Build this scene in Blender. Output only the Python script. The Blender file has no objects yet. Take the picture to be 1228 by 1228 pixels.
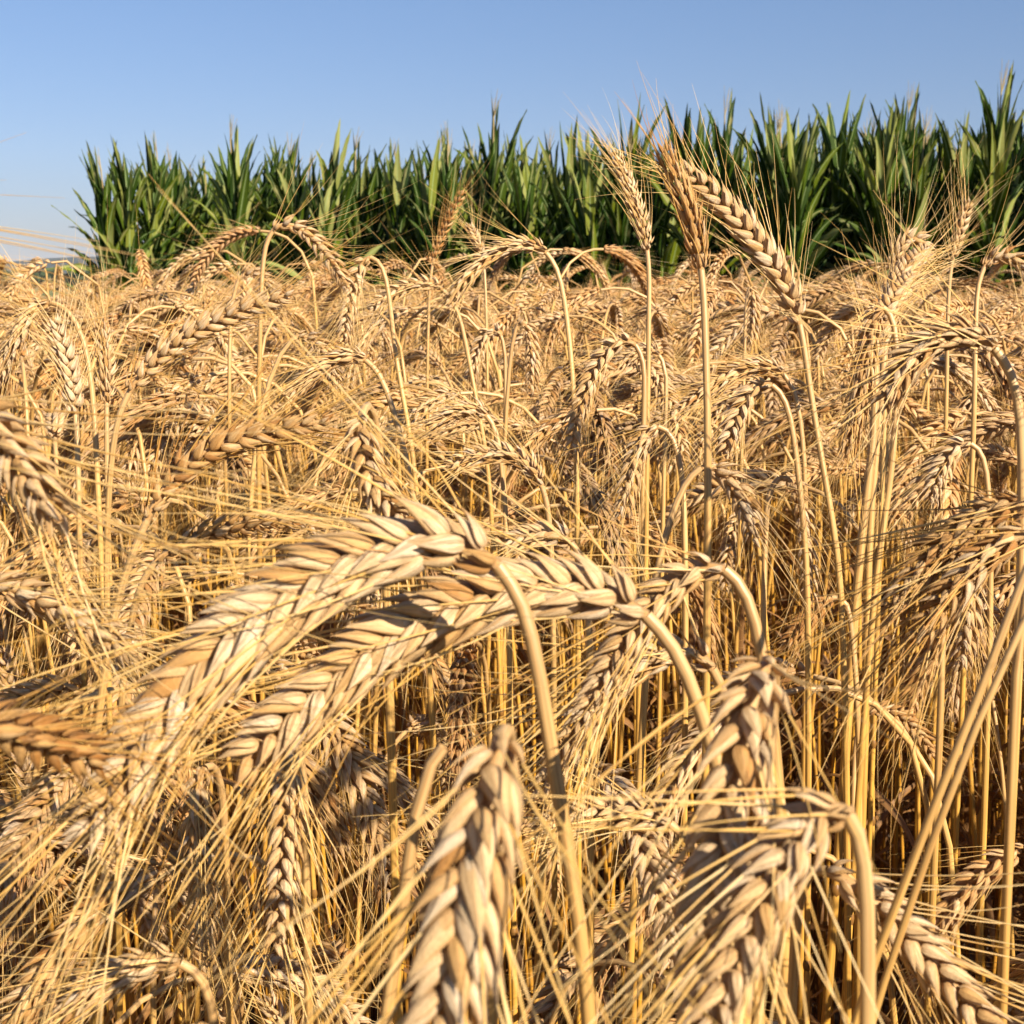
import bpy, math, random
import numpy as np
from mathutils import Vector, Matrix
PI = math.pi
R = math.radians
rng = np.random.default_rng(11)
random.seed(7)
SC = bpy.context.scene
COL = SC.collection

# ------------------------------------------------------------------ camera
F_PX = 1687.0            # focal length in photograph pixels (1228 wide)
CAM = np.array([0.0, 0.0, 1.2])
PITCH = math.atan((614 - 345) / F_PX)
cam_d = bpy.data.cameras.new('camera')
cam = bpy.data.objects.new('camera', cam_d)
COL.objects.link(cam)
cam.location = CAM
cam.rotation_euler = (PI / 2 - PITCH, 0, 0)
cam_d.sensor_width = 36
cam_d.lens = 36 * F_PX / 1228
cam_d.clip_start = 0.02
cam_d.clip_end = 20000
cam_d.dof.use_dof = True
cam_d.dof.focus_distance = 0.6
cam_d.dof.aperture_fstop = 56
SC.camera = cam

# ------------------------------------------------------------------ sky, sun, exposure
SUN_EL, SUN_AZ = R(31), R(139)          # azimuth clockwise from +Y (the viewing direction)
world = bpy.data.worlds.new('World')
SC.world = world
world.use_nodes = True
wt = world.node_tree
bg = wt.nodes['Background']
sky = wt.nodes.new('ShaderNodeTexSky')
sky.sky_type = 'NISHITA'
sky.sun_disc = False
sky.sun_elevation = SUN_EL
sky.sun_rotation = SUN_AZ
sky.altitude = 200
sky.air_density = 1.0
sky.dust_density = 0.35
sky.ozone_density = 2.2
tint = wt.nodes.new('ShaderNodeMix')
tint.data_type = 'RGBA'; tint.blend_type = 'MULTIPLY'; tint.inputs[0].default_value = 1
geo = wt.nodes.new('ShaderNodeTexCoord')
sxyz = wt.nodes.new('ShaderNodeSeparateXYZ')
cr = wt.nodes.new('ShaderNodeValToRGB')
cr.color_ramp.elements[0].position = 0.0
cr.color_ramp.elements[0].color = (0.60, 0.58, 0.76, 1)
cr.color_ramp.elements[1].position = 0.26
cr.color_ramp.elements[1].color = (0.86, 0.96, 1.14, 1)
ce = cr.color_ramp.elements.new(0.09)
ce.color = (0.78, 0.80, 1.0, 1)
wt.links.new(geo.outputs['Generated'], sxyz.inputs[0])
wt.links.new(sxyz.outputs[2], cr.inputs[0])
wt.links.new(cr.outputs[0], tint.inputs[7])
wt.links.new(sky.outputs[0], tint.inputs[6])
wt.links.new(tint.outputs[2], bg.inputs[0])
bg.inputs[1].default_value = 0.050
sd = bpy.data.lights.new('sun', 'SUN')
sun = bpy.data.objects.new('sun', sd)
COL.objects.link(sun)
sd.energy = 5.0
sd.angle = R(0.5)
sd.color = (1.0, 0.885, 0.72)
sv = Vector((math.sin(SUN_AZ) * math.cos(SUN_EL), math.cos(SUN_AZ) * math.cos(SUN_EL), math.sin(SUN_EL)))
sun.rotation_euler = sv.to_track_quat('Z', 'Y').to_euler()
SC.view_settings.view_transform = 'Standard'
SC.view_settings.look = 'None'
SC.view_settings.gamma = 1
SC.view_settings.exposure = 1.04
SC.cycles.max_bounces = 5
SC.cycles.diffuse_bounces = 2
SC.cycles.glossy_bounces = 2
SC.cycles.transmission_bounces = 2
SC.cycles.transparent_max_bounces = 6
SC.cycles.caustics_reflective = False
SC.cycles.caustics_refractive = False


# ------------------------------------------------------------------ materials
def mat(name):
    m = bpy.data.materials.new(name)
    m.use_nodes = True
    nt = m.node_tree
    b = nt.nodes['Principled BSDF']
    return m, nt, b


def ramp(nt, fac, stops):
    n = nt.nodes.new('ShaderNodeValToRGB')
    e = n.color_ramp.elements
    while len(e) < len(stops):
        e.new(0.5)
    for q, (p, c) in zip(e, stops):
        q.position = p
        q.color = (*c, 1)
    nt.links.new(fac, n.inputs[0])
    return n.outputs[0]


def mixc(nt, a, b, f, mode='MIX'):
    n = nt.nodes.new('ShaderNodeMix')
    n.data_type = 'RGBA'
    n.blend_type = mode
    for s, v in ((n.inputs[6], a), (n.inputs[7], b), (n.inputs[0], f)):
        if hasattr(v, 'is_linked'):
            nt.links.new(v, s)
        elif isinstance(v, tuple):
            s.default_value = (*v, 1)
        else:
            s.default_value = v
    return n.outputs[2]


def noise(nt, scale, vec=None, detail=3, rough=0.55):
    n = nt.nodes.new('ShaderNodeTexNoise')
    n.inputs['Scale'].default_value = scale
    n.inputs['Detail'].default_value = detail
    n.inputs['Roughness'].default_value = rough
    if vec is not None:
        nt.links.new(vec, n.inputs['Vector'])
    return n.outputs[0]


def math_n(nt, op, a, b=None):
    n = nt.nodes.new('ShaderNodeMath')
    n.operation = op
    for s, v in ((n.inputs[0], a), (n.inputs[1], b)):
        if v is None:
            continue
        if hasattr(v, 'is_linked'):
            nt.links.new(v, s)
        else:
            s.default_value = v
    return n.outputs[0]


def pv_attr(nt):
    a = nt.nodes.new('ShaderNodeAttribute')
    a.attribute_name = 'pv'
    s = nt.nodes.new('ShaderNodeSeparateXYZ')
    nt.links.new(a.outputs['Vector'], s.inputs[0])
    return a.outputs['Vector'], s.outputs[0], s.outputs[1], s.outputs[2]


def vmul(nt, vec, xyz):
    n = nt.nodes.new('ShaderNodeVectorMath')
    n.operation = 'MULTIPLY'
    nt.links.new(vec, n.inputs[0])
    n.inputs[1].default_value = xyz
    return n.outputs[0]


def objcoord(nt):
    return nt.nodes.new('ShaderNodeTexCoord').outputs['Object']


def translucent(nt, b, colour, f):
    tr = nt.nodes.new('ShaderNodeBsdfTranslucent')
    mx = nt.nodes.new('ShaderNodeMixShader')
    nt.links.new(colour, tr.inputs[0])
    mx.inputs[0].default_value = f
    nt.links.new(b.outputs[0], mx.inputs[1])
    nt.links.new(tr.outputs[0], mx.inputs[2])
    nt.links.new(mx.outputs[0], nt.nodes['Material Output'].inputs[0])


def bump(nt, b, h, strength, dist):
    n = nt.nodes.new('ShaderNodeBump')
    n.inputs['Strength'].default_value = strength
    n.inputs['Distance'].default_value = dist
    nt.links.new(h, n.inputs['Height'])
    nt.links.new(n.outputs[0], b.inputs['Normal'])


def make_ear_mat(name='dry_husk', vary=0.75):
    m, nt, b = mat(name)
    vec, var, t, a = pv_attr(nt)
    rnd = nt.nodes.new('ShaderNodeObjectInfo').outputs['Random']
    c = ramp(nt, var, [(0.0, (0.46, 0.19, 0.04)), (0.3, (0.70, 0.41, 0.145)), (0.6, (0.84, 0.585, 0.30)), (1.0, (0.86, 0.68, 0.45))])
    # fine ribs running along each husk, and a browner base where the husk is attached
    stripes = noise(nt, 1.0, vmul(nt, vec, (57.0, 2.2, 38.0)), 2)
    c = mixc(nt, c, (0.46, 0.28, 0.12), math_n(nt, 'MULTIPLY', math_n(nt, 'SUBTRACT', 1.0, ramp(nt, stripes, [(0.36, (0, 0, 0)), (0.52, (1, 1, 1))])), 0.55))
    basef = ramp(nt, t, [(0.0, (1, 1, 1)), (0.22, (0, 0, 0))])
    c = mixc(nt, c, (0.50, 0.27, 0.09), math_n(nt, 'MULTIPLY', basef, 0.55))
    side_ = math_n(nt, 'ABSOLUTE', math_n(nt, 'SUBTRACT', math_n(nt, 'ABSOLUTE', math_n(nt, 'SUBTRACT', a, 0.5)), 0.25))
    c = mixc(nt, c, (0.55, 0.28, 0.08), math_n(nt, 'MULTIPLY', ramp(nt, side_, [(0.02, (1, 1, 1)), (0.11, (0, 0, 0))]), 0.55))  # brown husk margins, deepened to paint shade into the seams
    blot = noise(nt, 260, objcoord(nt), 3)
    c = mixc(nt, c, (0.40, 0.26, 0.13), math_n(nt, 'MULTIPLY', ramp(nt, blot, [(0.55, (0, 0, 0)), (0.72, (1, 1, 1))]), 0.45))
    tone = ramp(nt, rnd, [(0.0, (0.50, 0.42, 0.36)), (0.2, (0.86, 0.82, 0.84)), (0.6, (1, 1, 1)), (0.85, (0.97, 0.82, 0.62)), (1.0, (0.72, 0.52, 0.34))])
    c = mixc(nt, c, tone, vary, 'MULTIPLY')
    nt.links.new(c, b.inputs['Base Color'])
    b.inputs['Roughness'].default_value = 0.5
    b.inputs['Specular IOR Level'].default_value = 0.35
    ribs = noise(nt, 1.0, vmul(nt, vec, (57.0, 3.0, 60.0)), 2)
    grit = noise(nt, 2600, objcoord(nt), 2)
    bump(nt, b, math_n(nt, 'ADD', ribs, math_n(nt, 'MULTIPLY', grit, 0.5)), 0.75, 0.0005)
    translucent(nt, b, mixc(nt, c, (1.0, 0.66, 0.28), 0.7, 'MULTIPLY'), 0.20)
    return m


def make_awn_mat():
    m, nt, b = mat('dry_awn')
    vec, var, t, a = pv_attr(nt)
    c = ramp(nt, var, [(0.0, (0.42, 0.18, 0.035)), (0.5, (0.70, 0.42, 0.115)), (1.0, (0.84, 0.62, 0.30))])
    nt.links.new(c, b.inputs['Base Color'])
    b.inputs['Roughness'].default_value = 0.38
    b.inputs['Specular IOR Level'].default_value = 0.5
    translucent(nt, b, c, 0.12)
    return m


def make_stem_mat():
    m, nt, b = mat('straw_stem')
    vec, var, t, a = pv_attr(nt)
    c = ramp(nt, t, [(0.0, (0.16, 0.055, 0.010)), (0.4, (0.32, 0.125, 0.014)), (0.65, (0.68, 0.34, 0.028)), (0.86, (0.68, 0.40, 0.09)), (1.0, (0.62, 0.41, 0.19))])  # foot browned with age, darkened further to paint in shade inside the crop
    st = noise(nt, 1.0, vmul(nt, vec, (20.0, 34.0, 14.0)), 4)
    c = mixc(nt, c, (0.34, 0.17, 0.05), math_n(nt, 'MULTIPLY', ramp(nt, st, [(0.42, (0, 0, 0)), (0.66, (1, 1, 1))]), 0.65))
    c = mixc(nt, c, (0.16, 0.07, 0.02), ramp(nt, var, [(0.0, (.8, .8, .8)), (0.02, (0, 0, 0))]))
    rnd = nt.nodes.new('ShaderNodeObjectInfo').outputs['Random']
    c = mixc(nt, c, ramp(nt, rnd, [(0, (0.8, 0.74, 0.66)), (1, (1, 1, 1))]), 0.8, 'MULTIPLY')
    nt.links.new(c, b.inputs['Base Color'])
    b.inputs['Roughness'].default_value = 0.42
    bump(nt, b, st, 0.3, 0.0004)
    translucent(nt, b, c, 0.08)
    return m


def make_leaf_mat():
    m, nt, b = mat('dry_leaf')
    vec, var, t, a = pv_attr(nt)
    st = noise(nt, 1.0, vmul(nt, vec, (9.0, 3.0, 30.0)), 3)
    c = ramp(nt, st, [(0.3, (0.11, 0.042, 0.010)), (0.65, (0.42, 0.21, 0.06))])
    nt.links.new(c, b.inputs['Base Color'])
    b.inputs['Roughness'].default_value = 0.6
    bump(nt, b, st, 0.4, 0.0005)
    translucent(nt, b, c, 0.3)
    return m


def make_maize_leaf_mat():
    m, nt, b = mat('maize_leaf')
    vec, var, t, a = pv_attr(nt)
    c = ramp(nt, var, [(0.0, (0.006, 0.022, 0.001)), (0.5, (0.030, 0.060, 0.002)), (0.75, (0.15, 0.18, 0.008)), (1.0, (0.26, 0.27, 0.08))])  # near-black and yellow-green tones paint shaded gaps and sunlit blades into the leaves
    rib = noise(nt, 1.0, vmul(nt, vec, (31.0, 0.6, 34.0)), 2)
    c = mixc(nt, c, (0.17, 0.26, 0.09), math_n(nt, 'MULTIPLY', ramp(nt, rib, [(0.5, (0, 0, 0)), (0.72, (1, 1, 1))]), 0.25))
    mid = ramp(nt, math_n(nt, 'ABSOLUTE', math_n(nt, 'SUBTRACT', a, 0.5)), [(0.03, (1, 1, 1)), (0.09, (0, 0, 0))])
    c = mixc(nt, c, (0.30, 0.38, 0.16), math_n(nt, 'MULTIPLY', mid, 0.7))
    dry = noise(nt, 1.0, vmul(nt, vec, (13.0, 2.5, 1.2)), 3)
    c = mixc(nt, c, (0.38, 0.33, 0.14), math_n(nt, 'MULTIPLY', ramp(nt, math_n(nt, 'ADD', dry, math_n(nt, 'MULTIPLY', t, 0.14)), [(0.66, (0, 0, 0)), (0.78, (1, 1, 1))]), 0.6))
    nt.links.new(c, b.inputs['Base Color'])
    b.inputs['Roughness'].default_value = 0.55
    b.inputs['Specular IOR Level'].default_value = 0.10
    bump(nt, b, rib, 0.3, 0.004)
    translucent(nt, b, mixc(nt, c, (1.0, 1.0, 0.4), 0.5, 'MULTIPLY'), 0.22)
    return m


def simple_mat(name, stops, scale, rough=0.9, detail=5, bstr=0.0, bdist=0.01):
    m, nt, b = mat(name)
    n = noise(nt, scale, objcoord(nt), detail)
    nt.links.new(ramp(nt, n, stops), b.inputs['Base Color'])
    b.inputs['Roughness'].default_value = rough
    if bstr:
        bump(nt, b, n, bstr, bdist)
    return m


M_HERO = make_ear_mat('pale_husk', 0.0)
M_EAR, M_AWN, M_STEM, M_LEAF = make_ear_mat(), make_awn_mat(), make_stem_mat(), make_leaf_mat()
M_MAIZE = make_maize_leaf_mat()
M_MSTALK = simple_mat('maize_stalk', [(0.3, (0.07, 0.13, 0.03)), (0.7, (0.14, 0.20, 0.06))], 9, 0.5)
M_TASSEL = simple_mat('maize_tassel', [(0.3, (0.30, 0.22, 0.09)), (0.7, (0.42, 0.33, 0.15))], 30, 0.7)
M_SOIL = simple_mat('soil', [(0.3, (0.09, 0.055, 0.03)), (0.7, (0.20, 0.13, 0.075))], 7, 0.95, 8, 0.8, 0.03)
M_MEADOW = simple_mat('meadow', [(0.3, (0.09, 0.12, 0.03)), (0.7, (0.17, 0.19, 0.06))], 0.08, 0.95, 8)
M_HILL = simple_mat('wooded_hill', [(0.3, (0.01, 0.022, 0.014)), (0.7, (0.028, 0.045, 0.022))], 0.01, 0.95, 8)
M_WOOD = simple_mat('far_foliage', [(0.3, (0.02, 0.035, 0.014)), (0.7, (0.045, 0.065, 0.02))], 0.4, 0.9, 6)


# ------------------------------------------------------------------ mesh helpers (numpy)
class MB:
    def __init__(s):
        s.V, s.F, s.A, s.M, s.n = [], [], [], [], 0

    def add(s, V, F, A, mi=0):
        s.V.append(V); s.F.append(F + s.n); s.A.append(A)
        s.M.append(np.full(len(F), mi, dtype=np.int32)); s.n += len(V)

    def mesh(s, name, mats, smooth=True):
        V = np.concatenate(s.V).astype(np.float32); F = np.concatenate(s.F).astype(np.int32)
        A = np.concatenate(s.A).astype(np.float32); MI = np.concatenate(s.M)
        me = bpy.data.meshes.new(name)
        me.vertices.add(len(V)); me.vertices.foreach_set('co', V.ravel())
        me.loops.add(F.size); me.loops.foreach_set('vertex_index', F.ravel())
        me.polygons.add(len(F)); me.polygons.foreach_set('loop_start', np.arange(0, F.size, 4, dtype=np.int32))
        me.polygons.foreach_set('material_index', MI)
        me.polygons.foreach_set('use_smooth', np.full(len(F), smooth))
        at = me.attributes.new('pv', 'FLOAT_VECTOR', 'POINT'); at.data.foreach_set('vector', A.ravel())
        for m in mats:
            me.materials.append(m)
        me.update(calc_edges=True)
        return me


def norm(v):
    return v / np.maximum(np.linalg.norm(v, axis=-1, keepdims=True), 1e-9)


def frames(P, up0=None, roll=0.0):
    P = np.asarray(P, float)
    T = norm(np.gradient(P, axis=0))
    N = np.zeros_like(T)
    u = np.array([1.0, 0.05, 0.02]) if up0 is None else np.asarray(up0, float)
    u = u - T[0] * (u @ T[0])
    if np.linalg.norm(u) < 1e-3:
        u = np.cross(T[0], [0.3, 1, 0.2])
    N[0] = u / np.linalg.norm(u)
    for i in range(1, len(P)):
        v = N[i - 1] - T[i] * (N[i - 1] @ T[i])
        N[i] = v / np.linalg.norm(v)
    B = np.cross(T, N)
    if roll:
        N, B = N * math.cos(roll) + B * math.sin(roll), B * math.cos(roll) - N * math.sin(roll)
    return T, N, B


def grid_faces(nr, nc, closed):
    j, k = np.meshgrid(np.arange(nr - 1), np.arange(nc if closed else nc - 1), indexing='ij')
    j, k = j.ravel(), k.ravel()
    k2 = (k + 1) % nc
    return np.stack([j * nc + k, j * nc + k2, (j + 1) * nc + k2, (j + 1) * nc + k], 1)


def tube(P, rad, sides, var=0.5, t0=0.0, t1=1.0, tv=None):
    P = np.asarray(P, float)
    n = len(P)
    rad = np.broadcast_to(rad, (n,))
    T, N, B = frames(P)
    a = np.arange(sides) * 2 * PI / sides
    V = P[:, None] + rad[:, None, None] * (N[:, None] * np.cos(a)[None, :, None] + B[:, None] * np.sin(a)[None, :, None])
    t = np.linspace(t0, t1, n) if tv is None else tv
    A = np.stack(np.broadcast_arrays(np.full((n, sides), var), t[:, None], (a / (2 * PI))[None]), 2)
    return V.reshape(-1, 3), grid_faces(n, sides, True), A.reshape(-1, 3)


def ribbon(P, wid, side, var, fold=0.0, nc=3):
    """A blade: wid half width at each point, side = sideways vectors, fold lifts the edges (V section)."""
    P = np.asarray(P, float)
    T = norm(np.gradient(P, axis=0))
    S = norm(side - T * np.sum(side * T, 1, keepdims=True))
    U = np.cross(S, T)
    c = np.linspace(-1, 1, nc)
    V = P[:, None] + wid[:, None, None] * (S[:, None] * c[None, :, None] + U[:, None] * (np.abs(c) * fold)[None, :, None])
    t = np.linspace(0, 1, len(P))
    A = np.stack(np.broadcast_arrays(np.full((len(P), nc), var), t[:, None], (c * 0.5 + 0.5)[None]), 2)
    return V.reshape(-1, 3), grid_faces(len(P), nc, False), A.reshape(-1, 3)


def spline(pts, n):
    """Catmull-Rom through pts, resampled to n points evenly by length."""
    P = np.asarray(pts, float)
    Q = np.vstack([2 * P[0] - P[1], P, 2 * P[-1] - P[-2]])
    out = []
    for i in range(1, len(Q) - 2):
        p0, p1, p2, p3 = Q[i - 1], Q[i], Q[i + 1], Q[i + 2]
        k1 = np.linalg.norm(p1 - p0) ** 0.5 + 1e-6
        k2 = k1 + np.linalg.norm(p2 - p1) ** 0.5 + 1e-6
        k3 = k2 + np.linalg.norm(p3 - p2) ** 0.5 + 1e-6
        t = np.linspace(k1, k2, 20, endpoint=False)[:, None]
        a1 = p0 * (k1 - t) / k1 + p1 * t / k1
        a2 = p1 * (k2 - t) / (k2 - k1) + p2 * (t - k1) / (k2 - k1)
        a3 = p2 * (k3 - t) / (k3 - k2) + p3 * (t - k2) / (k3 - k2)
        b1 = a1 * (k2 - t) / k2 + a2 * t / k2
        b2 = a2 * (k3 - t) / (k3 - k1) + a3 * (t - k1) / (k3 - k1)
        out.append(b1 * (k2 - t) / (k2 - k1) + b2 * (t - k1) / (k2 - k1))
    out = np.vstack(out + [P[-1:]])
    return resample(out, n)


def resample(P, n):
    d = np.r_[0, np.cumsum(np.linalg.norm(np.diff(P, axis=0), axis=1))]
    s = np.linspace(0, d[-1], n)
    return np.stack([np.interp(s, d, P[:, k]) for k in range(3)], 1)


def bodies(O, D, U, W, L, WI, TH, var, nr, ns, bend=0.07, sharp=0.95, open_=0.0):
    """Vectorised pointed husks: O origins, D axes, U width dirs, W thickness (outer) dirs."""
    n = len(O)
    t = np.linspace(0.0, 1.0, nr)
    r = (t + 0.03) ** 0.42 * (1 - t + 0.004) ** sharp * (1 + 0.25 * np.cos(PI * t))
    r = r / r.max()
    a = np.arange(ns) * 2 * PI / ns + PI / 2
    ca, sa = np.cos(a), np.sin(a)
    keel = np.where(sa > 0, 1 + 0.45 * np.maximum(sa, 0) ** 8 - 0.12, 0.8)
    X = O[:, None, None] + D[:, None, None] * (L[:, None] * t)[:, :, None, None] \
        + U[:, None, None] * (WI[:, None] * r)[:, :, None, None] * ca[None, None, :, None] \
        + W[:, None, None] * (TH[:, None] * r)[:, :, None, None] * (sa * keel)[None, None, :, None] \
        + W[:, None, None] * (L[:, None] * bend * np.sin(PI * t * 0.9))[:, :, None, None]
    A = np.stack(np.broadcast_arrays(var[:, None, None], t[None, :, None], (np.arange(ns) / ns)[None, None]), 3)
    g = grid_faces(nr, ns, True)
    Fc = (g[None] + (np.arange(n) * nr * ns)[:, None, None]).reshape(-1, 4)
    tip = O + D * L[:, None] + W * (L * bend * math.sin(PI * 0.9))[:, None]
    return X.reshape(-1, 3), Fc, A.reshape(-1, 3), tip


def awns(O, D, BV, L, r0, var, ns, sides=3):
    n = len(O)
    q = np.linspace(0, 1, ns)
    P = O[:, None] + L[:, None, None] * (D[:, None] * q[None, :, None] + BV[:, None] * (q ** 2)[None, :, None])
    N = norm(np.cross(D, np.array([0.31, 0.22, 0.92])))
    B = np.cross(D, N)
    a = np.arange(sides) * 2 * PI / sides
    rr = (r0[:, None] * (1 - 0.84 * q))[:, :, None, None]
    X = P[:, :, None] + rr * (N[:, None, None] * np.cos(a)[None, None, :, None] + B[:, None, None] * np.sin(a)[None, None, :, None])
    A = np.stack(np.broadcast_arrays(var[:, None, None], q[None, :, None], (a / 6.3)[None, None]), 3)
    g = grid_faces(ns, sides, True)
    return X.reshape(-1, 3), (g[None] + (np.arange(n) * ns * sides)[:, None, None]).reshape(-1, 4), A.reshape(-1, 3)


def ear_geo(C, lod, rg, roll=0.0, awn_len=0.055, spread=0.35, fat=1.0, tone=0.0, n_sp=None, up0=None, awn_bend=(0, 0, 0), thick=1.0, wob=1.0):
    """Husks and awns of one ear along centre line C. Returns (husk arrays, awn arrays)."""
    Lg = np.sum(np.linalg.norm(np.diff(C, axis=0), axis=1))
    n = n_sp or int(round((30 if lod < 2 else 26) * (Lg / 0.10) ** 0.7))
    C = resample(C, 60)
    T, N, B = frames(C, up0, roll)
    s = (np.arange(n) + 0.3) / n
    idx = s * 59
    i0 = np.clip(idx.astype(int), 0, 58)
    fr = (idx - i0)[:, None]
    P = C[i0] * (1 - fr) + C[i0 + 1] * fr
    Ti, Ni, Bi = T[i0], N[i0], B[i0]
    side = np.where(np.arange(n) % 2 == 0, 1.0, -1.0)
    size = np.interp(s, [0, 0.12, 0.5, 0.85, 1], [0.5, 0.9, 1.0, 0.78, 0.45]) * fat * np.clip(Lg / 0.095, 0.75, 1.1)
    nr, ns, na = {0: (12, 12, 9), 1: (6, 6, 5), 2: (4, 5, 3), 3: (4, 4, 2)}[lod]
    OO, DD, UU, WW, LL, WI, TH, VA, AW = ([] for _ in range(9))
    kinds = [(-1, 'f'), (1, 'f'), (0, 'c'), (-1, 'g'), (1, 'g')] if lod < 2 else [(-1, 'f'), (1, 'f'), (0, 'c')]
    if lod == 3:
        kinds = [(-1, 'f'), (1, 'f')]
    for b, k in kinds:
        jit = rg.normal(0, 0.075, (n, 3))
        out = Ni * side[:, None]
        if k == 'f':
            al, be = 0.42, 0.11 * b
            o = P + out * 0.0005 + Bi * b * 0.0015
            L, w_, th = 0.0112, 0.0021, 0.00105
        elif k == 'c':
            al, be = 0.55, 0.0
            o = P + out * 0.0016
            L, w_, th = 0.0105, 0.0017, 0.0013
        else:
            al, be = 0.56, 0.26 * b
            o = P + out * 0.0006 + Bi * b * 0.0026
            L, w_, th = 0.0085, 0.00145, 0.00045
        D = norm(Ti + out * al + Bi * be + jit)
        W = norm(out * (0.35 if k != 'c' else 1.0) + Bi * b * 1.0 - D * np.sum((out * (0.35 if k != 'c' else 1.0) + Bi * b * 1.0) * D, 1, keepdims=True))
        U = np.cross(D, W)
        z = size * rg.uniform(0.9, 1.1, n)
        OO.append(o); DD.append(D); UU.append(U); WW.append(W)
        LL.append(L * z); WI.append(w_ * z * rg.uniform(0.9, 1.12, n)); TH.append(th * z)
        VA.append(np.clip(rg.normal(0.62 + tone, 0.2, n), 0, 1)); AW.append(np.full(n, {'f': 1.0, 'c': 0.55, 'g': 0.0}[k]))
    OO, DD, UU, WW = map(np.concatenate, (OO, DD, UU, WW))
    LL, WI, TH, VA, AW = map(np.concatenate, (LL, WI, TH, VA, AW))
    hv, hf, ha, tip = bodies(OO, DD, UU, WW, LL, WI, TH, VA, nr, ns)
    Trep = np.tile(Ti, (len(kinds), 1))
    keep = (AW > 0) & (rg.random(len(AW)) < (0.88, 0.8, 0.6, 0.5)[lod])
    m = keep.sum()
    ad = norm(Trep[keep] * 1.0 + (DD[keep] - Trep[keep] * np.sum(DD[keep] * Trep[keep], 1, keepdims=True)) * (spread / 0.4) + rg.normal(0, 0.085 * wob, (m, 3)))
    d0 = norm(ad * 0.75 + DD[keep] * 0.25)
    bv = (ad - d0) * 0.6 + rg.normal(0, 0.09 * wob, (m, 3)) + np.array(awn_bend)
    av, af, aa = awns(tip[keep] - DD[keep] * 0.0006, d0, bv, awn_len * AW[keep] * rg.uniform(0.65, 1.2, m), thick * 0.00024 * rg.uniform(0.8, 1.2, m) * {0: 1, 1: .8, 2: .75, 3: .9}[lod], VA[keep] * 0.7 + rg.uniform(0, 0.35, m), na)
    return (hv, hf, ha), (av, af, aa)


def stem_geo(S, lod, rg, r=0.0014):
    """S runs from the ground up to the ear."""
    n = {0: 40, 1: 22, 2: 10, 3: 6}[lod]
    v_ = 1 - (1 - np.linspace(0, 1, n)) ** 1.9      # closer rings towards the curved neck
    F_ = resample(np.asarray(S), 400)
    P = np.stack([np.interp(v_, np.linspace(0, 1, 400), F_[:, q]) for q in range(3)], 1)
    rad = np.interp(v_, [0, 0.6, 0.93, 1], [r * 1.2, r * 1.05, r * .92, r * 0.85])
    out = [tube(P, rad, {0: 10, 1: 6, 2: 4, 3: 3}[lod], rg.uniform(.05, 1), tv=v_)]
    if lod < 2:      # nodes
        for f in (0.25, 0.5, 0.77):
            k = min(int(np.searchsorted(v_, f)), n - 2)
            q = np.linspace(-0.0028, 0.0028, 5)
            d = norm(P[k + 1] - P[k])
            out.append(tube(P[k] + d * q[:, None], np.array([0.9, 1.2, 1.35, 1.2, 0.9]) * rad[k], 8, 0.0, f - .02, f))
    return out


def leaf_geo(S, rg, f, length=0.16, w=0.004):
    P0 = S[int(f * (len(S) - 1))]
    az = rg.uniform(0, 2 * PI)
    h = np.array([math.cos(az), math.sin(az), 0])
    n = 12
    u = np.linspace(0, 1, n)
    th = rg.uniform(0.15, 0.5) + u ** 1.3 * rg.uniform(1.2, 2.9)
    st = length / n
    pts = [P0.copy()]
    for k in range(n - 1):
        pts.append(pts[-1] + st * (h * math.sin(th[k]) + np.array([0, 0, 1]) * math.cos(th[k])))
    pts = np.array(pts)
    tw = rg.uniform(-2.5, 2.5) * u
    s0 = np.array([-h[1], h[0], 0])
    side = s0 * np.cos(tw)[:, None] + np.cross(norm(np.gradient(pts, axis=0)), s0) * np.sin(tw)[:, None]
    wid = w * (1 - u ** 2.2 * 0.95) * (0.75 + 0.25 * np.sin(u * 9 + az))
    return ribbon(pts, wid, side, rg.random(), 0.5)


def random_curves(rg, h, nod, lean=0.06, earlen=0.095, bend_at=0.9):
    """A stalk in its own frame, foot at the origin, leaning and nodding towards +X. Returns stem and ear centre lines."""
    n = 60
    th = np.zeros(n)
    u = np.linspace(0, 1, n)
    th = lean * (0.3 + u) + (nod * 0.55) * np.clip((u - bend_at) / (1 - bend_at), 0, 1) ** 1.3
    ds = h / n
    x = np.cumsum(np.sin(th)) * ds
    z = np.cumsum(np.cos(th)) * ds
    y = 0.012 * np.sin(u * rg.uniform(2, 5)) * h
    S = np.stack([x, y, z], 1)
    S -= S[0]
    m = 20
    v = np.linspace(0, 1, m)
    th2 = th[-1] + (nod * 0.45) * v ** 0.8 + 0.12 * v
    e = np.stack([np.cumsum(np.sin(th2)), np.zeros(m) + np.cumsum(np.full(m, rg.normal(0, 0.08))), np.cumsum(np.cos(th2))], 1) * earlen / m
    C = np.vstack([S[-1], S[-1] + e])
    return S, C


# ------------------------------------------------------------------ object helpers
def link(name, me, parent=None):
    o = bpy.data.objects.new(name, me)
    COL.objects.link(o)
    if parent is not None:
        o.parent = parent
    return o


def tag(o, label=None, cat=None, group=None, kind=None):
    for k, v in (('label', label), ('category', cat), ('group', group), ('kind', kind)):
        if v:
            o[k] = v
    return o


def empty(name, loc, rz=0.0):
    e = bpy.data.objects.new(name, None)
    COL.objects.link(e)
    e.empty_display_size = 0.02
    e.location = loc
    e.rotation_euler = (0, 0, rz)
    return e


GROUP = 'bearded wheat stalks of the ripe field'


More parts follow.
